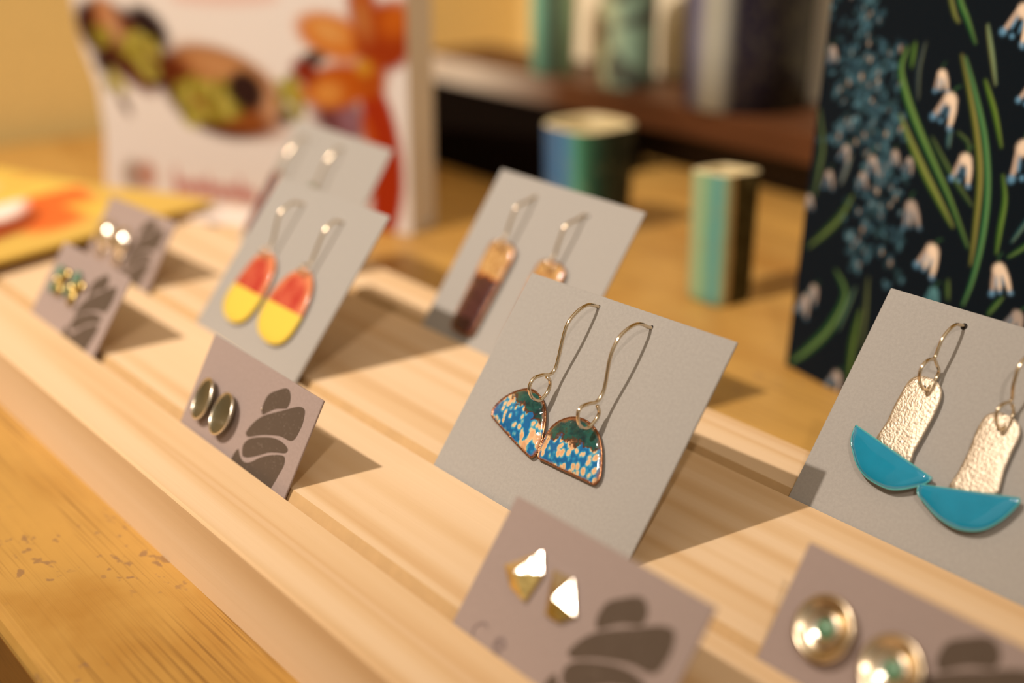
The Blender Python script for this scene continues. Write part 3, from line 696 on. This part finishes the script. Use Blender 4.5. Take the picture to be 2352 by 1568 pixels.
# ------------------------------------------------------------------ low shelf with ceramics
sh = thing('low_shelf', 'low brown wooden shelf behind the board with light spill painted on its left end', 'shelf', at(0, 0, 0))
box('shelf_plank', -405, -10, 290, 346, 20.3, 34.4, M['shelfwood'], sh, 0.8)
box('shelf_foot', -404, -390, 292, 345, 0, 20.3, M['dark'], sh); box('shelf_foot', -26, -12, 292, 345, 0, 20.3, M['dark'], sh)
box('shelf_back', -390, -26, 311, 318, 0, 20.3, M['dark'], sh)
bx = box('added_dark_box', -388, -208, 219, 289, 0, 19.6, M['black'], None, 0.6, at(0, 0, 0))  # added block that supplies the dark area below the shelf's left end
tag(bx, 'low black box added to darken the gap at the shelf, beside the white pouch', 'box')
bc = box('backing_board', -352, -20, 347, 351, 0, 190, M['cream'], None, 0.4, at(0, 0, 0))
tag(bc, 'plain cream board standing upright behind the vases on shelf', 'board')

def vase(label, x, y, z, sections, mat, squareness=0.0, rot=0.0, wall=2.2, group='glazed ceramic vases', skew=(0, 0), seg=40):
    """hand built ceramic tube; sections = [(height, radius)]"""
    t = thing('ceramic_vase', label, 'vase', at(x, y, z), group)
    def ring(r, h, sk):
        out = []
        for k in range(seg):
            a = 2 * math.pi * k / seg
            p = 2 + 5 * squareness
            q = (abs(math.cos(a)) ** p + abs(math.sin(a)) ** p) ** (-1 / p)
            X, Y = r * q * math.cos(a), r * q * math.sin(a)
            out.append((X * math.cos(rot) - Y * math.sin(rot), X * math.sin(rot) + Y * math.cos(rot), h + sk[0] * X + sk[1] * Y))
        return out
    H = sections[-1][0]
    def bld(name, rings, m, cap0, cap1):
        v = [q for r_ in rings for q in r_]; f = []
        for i in range(len(rings) - 1):
            f += [(i * seg + k, i * seg + (k + 1) % seg, (i + 1) * seg + (k + 1) % seg, (i + 1) * seg + k) for k in range(seg)]
        if cap0: f.append(tuple(range(seg))[::-1])
        if cap1: f.append(tuple(range((len(rings) - 1) * seg, len(rings) * seg)))
        return mesh_obj(name, v, f, m, t, True)
    outer = [ring(sections[0][1] * 0.96, 0, (0, 0))] + [ring(r, max(h, 0.6), skew if h > H * .5 else (0, 0)) for h, r in sections]
    bld('body', outer, mat, True, False)
    top = sections[-1]
    lip = [ring(top[1], top[0], skew), ring(top[1] - 0.25 * wall, top[0] + 0.7, skew), ring(top[1] - 0.8 * wall, top[0] + 0.6, skew), ring(top[1] - wall, top[0] - 0.4, skew)]
    bld('lip', lip, M['cream_in'], False, False)
    inner = [ring(top[1] - wall, top[0] - 0.4, skew)] + [ring(max(1, r - wall), h, (0, 0)) for h, r in sections[::-1] if H * .5 >= h >= 3] + [ring(max(1, sections[0][1] - wall), 3, (0, 0))]
    bld('inside', [r_[::-1] for r_ in inner], M['cream_in'], False, True)
    return t
def glaze_and_shade(name, stops, r, wob=0.25, scale=(120, 120, 22), spots=None, rough=0.42):
    """glaze poured in vertical runs and shade painted into some pots: colour runs follow the side of the pot, -1 .. 1 across its width"""
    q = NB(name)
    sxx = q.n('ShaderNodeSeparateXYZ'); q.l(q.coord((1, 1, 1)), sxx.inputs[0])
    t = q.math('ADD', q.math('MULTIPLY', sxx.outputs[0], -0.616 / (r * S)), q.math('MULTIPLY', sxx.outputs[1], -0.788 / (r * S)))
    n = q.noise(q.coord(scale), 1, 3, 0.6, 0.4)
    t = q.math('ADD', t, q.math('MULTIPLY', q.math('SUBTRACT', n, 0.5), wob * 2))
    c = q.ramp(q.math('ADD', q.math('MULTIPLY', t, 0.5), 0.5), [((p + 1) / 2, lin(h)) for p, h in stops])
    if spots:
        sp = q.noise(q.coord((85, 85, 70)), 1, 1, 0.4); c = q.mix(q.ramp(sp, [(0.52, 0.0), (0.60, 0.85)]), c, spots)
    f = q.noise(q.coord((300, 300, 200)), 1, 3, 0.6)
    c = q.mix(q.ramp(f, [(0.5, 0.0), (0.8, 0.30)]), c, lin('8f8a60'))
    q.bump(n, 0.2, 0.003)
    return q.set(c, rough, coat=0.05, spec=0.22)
g_teal = glaze_and_shade('teal_streak_glaze', [(-0.9, '98a274'), (-0.3, '6f9a7c'), (-0.02, '3c3028'), (0.22, '40382c'), (0.5, '5f9a84'), (0.9, '86c0a6')], 12, 0.10)
g_pale = glaze_and_shade('pale_teal_glaze', [(-0.9, '48583e'), (-0.5, '748e7a'), (0.2, '86a691'), (0.8, 'aab593')], 13.5, spots=lin('3a3432'))
g_navy = glaze_and_shade('navy_streak_glaze', [(-0.9, '0c0a06'), (-0.3, '0e0a14'), (0.0, '1c1826'), (0.36, '1e1a2a'), (0.50, '8c8d86'), (0.74, 'aaa99a'), (0.88, '6d6c86'), (0.97, '3c3a58')], 29, 0.08, (60, 60, 6))
g_blue = glaze_and_shade('deep_teal_shaded_glaze', [(-0.8, '081412'), (-0.45, '10241f'), (-0.1, '1d4338'), (0.15, '2c5c44'), (0.35, '4a8a74'), (0.6, '46749a'), (0.9, '3c5f88')], 17, 0.2)  # dark stops paint the shade on the cup's right side
g_small = glaze_and_shade('aqua_cream_shaded_glaze', [(-0.6, '1c1804'), (-0.22, '2a2408'), (-0.16, 'bd9760'), (0.02, '9aa27a'), (0.25, '6a9a86'), (0.45, '4f9090'), (0.7, '7aa582'), (0.95, '98a880')], 10, 0.12)  # near-black stops: unlit right face put into the glaze colour
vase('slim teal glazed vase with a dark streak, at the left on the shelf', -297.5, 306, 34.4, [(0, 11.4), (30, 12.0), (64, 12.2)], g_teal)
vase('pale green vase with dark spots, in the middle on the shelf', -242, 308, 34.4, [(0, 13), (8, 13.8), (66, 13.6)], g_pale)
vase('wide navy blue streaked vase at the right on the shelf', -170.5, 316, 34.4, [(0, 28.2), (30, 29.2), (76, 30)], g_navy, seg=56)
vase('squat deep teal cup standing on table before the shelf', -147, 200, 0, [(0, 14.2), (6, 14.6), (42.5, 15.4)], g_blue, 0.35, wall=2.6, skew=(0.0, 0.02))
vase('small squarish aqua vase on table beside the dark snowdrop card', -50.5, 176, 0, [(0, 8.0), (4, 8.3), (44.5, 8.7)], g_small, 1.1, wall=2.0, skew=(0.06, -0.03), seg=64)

# ------------------------------------------------------------------ dark greeting card with snowdrops
bkM = at(5.94, 145.74, 0) @ Matrix(((0.98222, 0.01065, 0, 0), (-0.18772, 0.05569, 0, 0), (0, 0.99839, 1, 0), (0, 0, 0, 1)))
a_ = Vector((0.98222, -0.18772, 0)); c_ = Vector((0.01064, 0.05568, 0.99839)); n_ = a_.cross(c_)
bkM = at(5.94, 145.74, 0) @ Matrix(((a_.x, c_.x, n_.x, 0), (a_.y, c_.y, n_.y, 0), (a_.z, c_.z, n_.z, 0), (0, 0, 0, 1)))
bk = thing('greeting_card', 'tall near black greeting card painted with white snowdrops and green leaves', 'card', bkM)
cv = Canvas(0, 112, 0, 135, 0.42, '05121c')
random.seed(11)
def floret(x, y, s):
    for _ in range(4):
        cv.ell(x + random.uniform(-1.2, 1.2) * s, y + random.uniform(-1.2, 1.2) * s, s * random.uniform(.3, .6), s * random.uniform(.45, 1.0), random.uniform(0, 3), random.choice(['2c4c5c', '203c4a', '3f6678', '1c3238', '4c7686', '28464e']), 0.6, 0.8)
    if random.random() < .4: cv.ell(x, y, s * .35, s * .6, random.uniform(-.4, .4), random.choice(['a8907c', '8c8078', '7f969e', 'c0a890']), 0.5, 0.85)
for _ in range(190):
    b = random.uniform(0, 1); y = 67 + 45 * b
    floret(random.gauss(14 + 5 * math.sin(b * 5), 7.5) + (1 - b) * 4, y, random.uniform(0.7, 1.5))
for _ in range(75): floret(random.gauss(28, 6), random.uniform(36, 70), random.uniform(0.7, 1.5))
for _ in range(16): floret(random.uniform(60, 110), random.uniform(108, 134), random.uniform(0.8, 1.5))
LV = [([(31.3, 97.2), (30.1, 91.9), (32.6, 86.6), (37.7, 79.7), (44.7, 72.0), (53.7, 62.4), (61.8, 52.2)], 2.9, 2.0, '2f6a34', '6f9a48'),
 ([(32.1, 80.0), (37.0, 74.4), (43.9, 67.3), (50.6, 61.0), (56.0, 55.9)], 2.6, 2.4, '4f7a26', '9a8f52'),
 ([(49.9, 97.6), (54.7, 88.7), (59.4, 78.5), (62.2, 69.2), (63.4, 56.4), (63.6, 48.2)], 2.0, 2.2, '5e7026', 'a08a4e'),
 ([(51.2, 97.2), (56.1, 89.5), (61.7, 78.9), (65.1, 67.4), (66.0, 55.8), (65.1, 44.8), (63.3, 37.7)], 2.2, 2.0, '2c6a40', '4f9a5a'),
 ([(43.0, 118), (46.7, 110.4), (50.1, 106.0), (53.7, 100.8)], 2.2, 1.2, '2f6a34', '4f8a46'), ([(42, 114), (43.8, 110.1), (45.8, 106.7), (47.4, 105.1)], 1.3, 1.0, '6a7a34', '8a8a50'),
 ([(56.6, 105.5), (59.5, 98.9), (62.1, 92.2)], 1.5, 1.0, '8a945a', '5f968a'), ([(58.6, 92.8), (63.3, 85.8), (67.0, 78.1)], 1.6, 1.2, '4f7a20', '6a8a30'),
 ([(44.2, 76.4), (52.3, 69.1), (60.9, 62.4)], 1.6, 1.6, '2a4a26', '345a30'), ([(68.8, 71.8), (70.8, 66.2), (70.9, 58.9), (71.0, 53.0)], 1.5, 1.9, '3f6a22', '5a8a30'),
 ([(18.6, 55.9), (14.8, 48.7), (8.7, 42.2), (3.0, 37.1)], 3.6, 2.4, '28481f', '3c5a2c'), ([(15.9, 66.4), (13.1, 57.7)], 2.2, 2.2, '4a5660', '5a6670'),
 ([(0.4, 76.4), (3.8, 66.9), (3.6, 59.8), (3.0, 52.0)], 2.6, 2.6, '26422a', '304c30'), ([(15.7, 33.8), (21.1, 28.0), (16.8, 17.2), (8.7, 7.7), (1.8, 1.4)], 3.6, 4.2, '234f28', '2f6032'),
 ([(27.7, 25.7), (26.8, 15.2), (27.0, 4)], 3.2, 3.2, '284a18', '345a1c'), ([(28.8, 35.3), (29.8, 25.6), (30.0, 14.7)], 2.2, 2.4, '2a3826', '34442e'),
 ([(33.7, 98.7), (33.7, 92.4)], 1.6, 1.2, '3a6a24', '4a7a2c'), ([(37.2, 99.1), (36.4, 92.2), (37.5, 84.8)], 1.7, 1.4, '263844', '2c404c'),
 ([(75.2, 43.2), (71.6, 37.7)], 1.6, 1.4, '2c5a2a', '386a30'), ([(80, 66), (77.4, 61.1), (74.9, 56.8)], 1.4, 1.2, '2c5a5e', '3a6a6a'), ([(84, 62), (78.9, 56.6), (74.6, 53.0)], 1.6, 1.2, '2c5a2a', '386a30'),
 ([(52.6, 79.1), (56.4, 77.3), (57.0, 74.4)], 1.0, 1.0, '2a4a26', '345a30'), ([(50.1, 79.3), (50.3, 75.0)], 1.3, 1.0, '3a6a74', '4a7a84'), ([(57.1, 42.5), (58.2, 37.5)], 1.8, 1.6, '2a4a22', '345a2a'),
 ([(24.6, 31.2), (20.0, 17.4)], 1.8, 1.4, '214a4a', '2c5a52'), ([(88, 100), (92, 84), (90, 60), (86, 40)], 2.2, 2.2, '2f6a34', '4f8a46')]
for pts, w0, w1, c1, c2 in LV:
    cv.stroke(pts, w0 * .85, w1 * .85, c1, 0.9, 0.85, taper=True); cv.stroke(pts, w0 * .5, w1 * .45, c2, 0.8, 0.55, (0.3, 0.12), taper=True); cv.stroke(pts, w0 * .2, w1 * .2, 'a9b070', 0.6, 0.35, (0.45, 0.2), taper=True)
def drop(x, y, s, kind):
    cream, mid, tip = [('ecd6be', 'b9a596', '5f93b8'), ('a89a90', '7c7c80', '4a7088'), ('4f8088', '3c6a74', '2c5a66')][kind]
    th = random.uniform(-0.35, 0.35); c, n = math.cos(th), math.sin(th)
    def p(a, b): return (x + s * (a * c - b * n), y + s * (a * n + b * c))
    def st(pts, w0, w1, col, soft=0.6, op=1.0): cv.stroke([p(a, b) for a, b in pts], w0 * s, w1 * s, col, soft, op)
    def el(a, b, rx, ry, r, col, soft=0.4, op=1.0): cv.ell(*p(a, b), rx * s, ry * s, th + r, col, soft, op)
    st([(-.75, -.95), (-.5, -.25), (-.28, .35), (0, .75)], .34, .55, mid); st([(.7, -1.0), (.55, -.2), (.3, .4), (0, .75)], .36, .6, cream)
    if random.random() < .6: st([(-.1, -.85), (-.08, -.1), (0, .6)], .34, .5, cream, 0.6, .95)
    el(0, .5, .46, .36, 0, cream)
    st([(.22, -.55), (.18, .1)], .2, .16, tip, 0.6, .8); st([(-.34, -.6), (-.26, .1)], .22, .16, tip, 0.6, .85)
    el(-.74, -.95, .24, .2, .4, tip, 0.5, .9); el(.72, -1.0, .22, .16, -.3, tip, 0.5, .8); el(-.1, -.9, .16, .14, 0, tip, 0.5, .8)
    st([(0, .85), (.1, 1.25), (.4, 1.5)], .12, .1, '35603a', 0.5, .8)
for i, (x, y, s, kd) in enumerate([(44.8, 90.9, 2.8, 0), (48.1, 84.6, 4.3, 0), (56.5, 71.2, 3.9, 0), (41.3, 56.0, 3.8, 1), (50.1, 46.5, 4.2, 0), (73.4, 47.7, 3.9, 0), (53.1, 36.7, 3.2, 2), (74.5, 76.8, 5.0, 0), (66.4, 107.6, 4.6, 0), (73.4, 92.2, 3.6, 0), (7.8, 24.8, 2.8, 1), (4.6, 20.4, 3.3, 1), (1.2, 50.3, 2.2, 1), (3.2, 92.0, 2.4, 1), (13.4, 66.6, 2.5, 1), (24.7, 65.4, 2.9, 1), (21.9, 2.8, 3.4, 1), (8.2, 58.2, 2.6, 1), (21.7, 60.7, 2.4, 1), (32.6, 69.0, 2.2, 1), (37.9, 68.1, 2.2, 1), (80.2, 38.4, 3.6, 1), (95, 70, 4, 0), (97, 110, 4, 0), (90, 25, 4, 0)]):
    drop(x, y, s, kd)
cv.obj('painted_front', lambda a, b: (a, b, 0), M['gloss'], bk)
v = [(x, y, z) for x in (0, 112) for y in (0, 135) for z in (-1.2, -0.02)]
o = mesh_obj('front_leaf', v, [(0, 1, 3, 2), (4, 6, 7, 5), (0, 4, 5, 1), (2, 3, 7, 6), (0, 2, 6, 4), (1, 5, 7, 3)], plain('dark_card_stock', lin('1a2024'), 0.6), bk)
# back leaf of the folded card, standing behind as an easel
bl = Vector((0, -1, -0.30)).normalized()
v = [(x, 135 - d * 0.955 * 1.005, -1.2 - d * 0.27 - z) for x in (0, 112) for d in (0, 139.5) for z in (0, 1.0)]
o = mesh_obj('back_leaf', v, [(0, 1, 3, 2), (4, 6, 7, 5), (0, 4, 5, 1), (2, 3, 7, 6), (0, 2, 6, 4), (1, 5, 7, 3)], M['black'], bk); fix_normals(o)
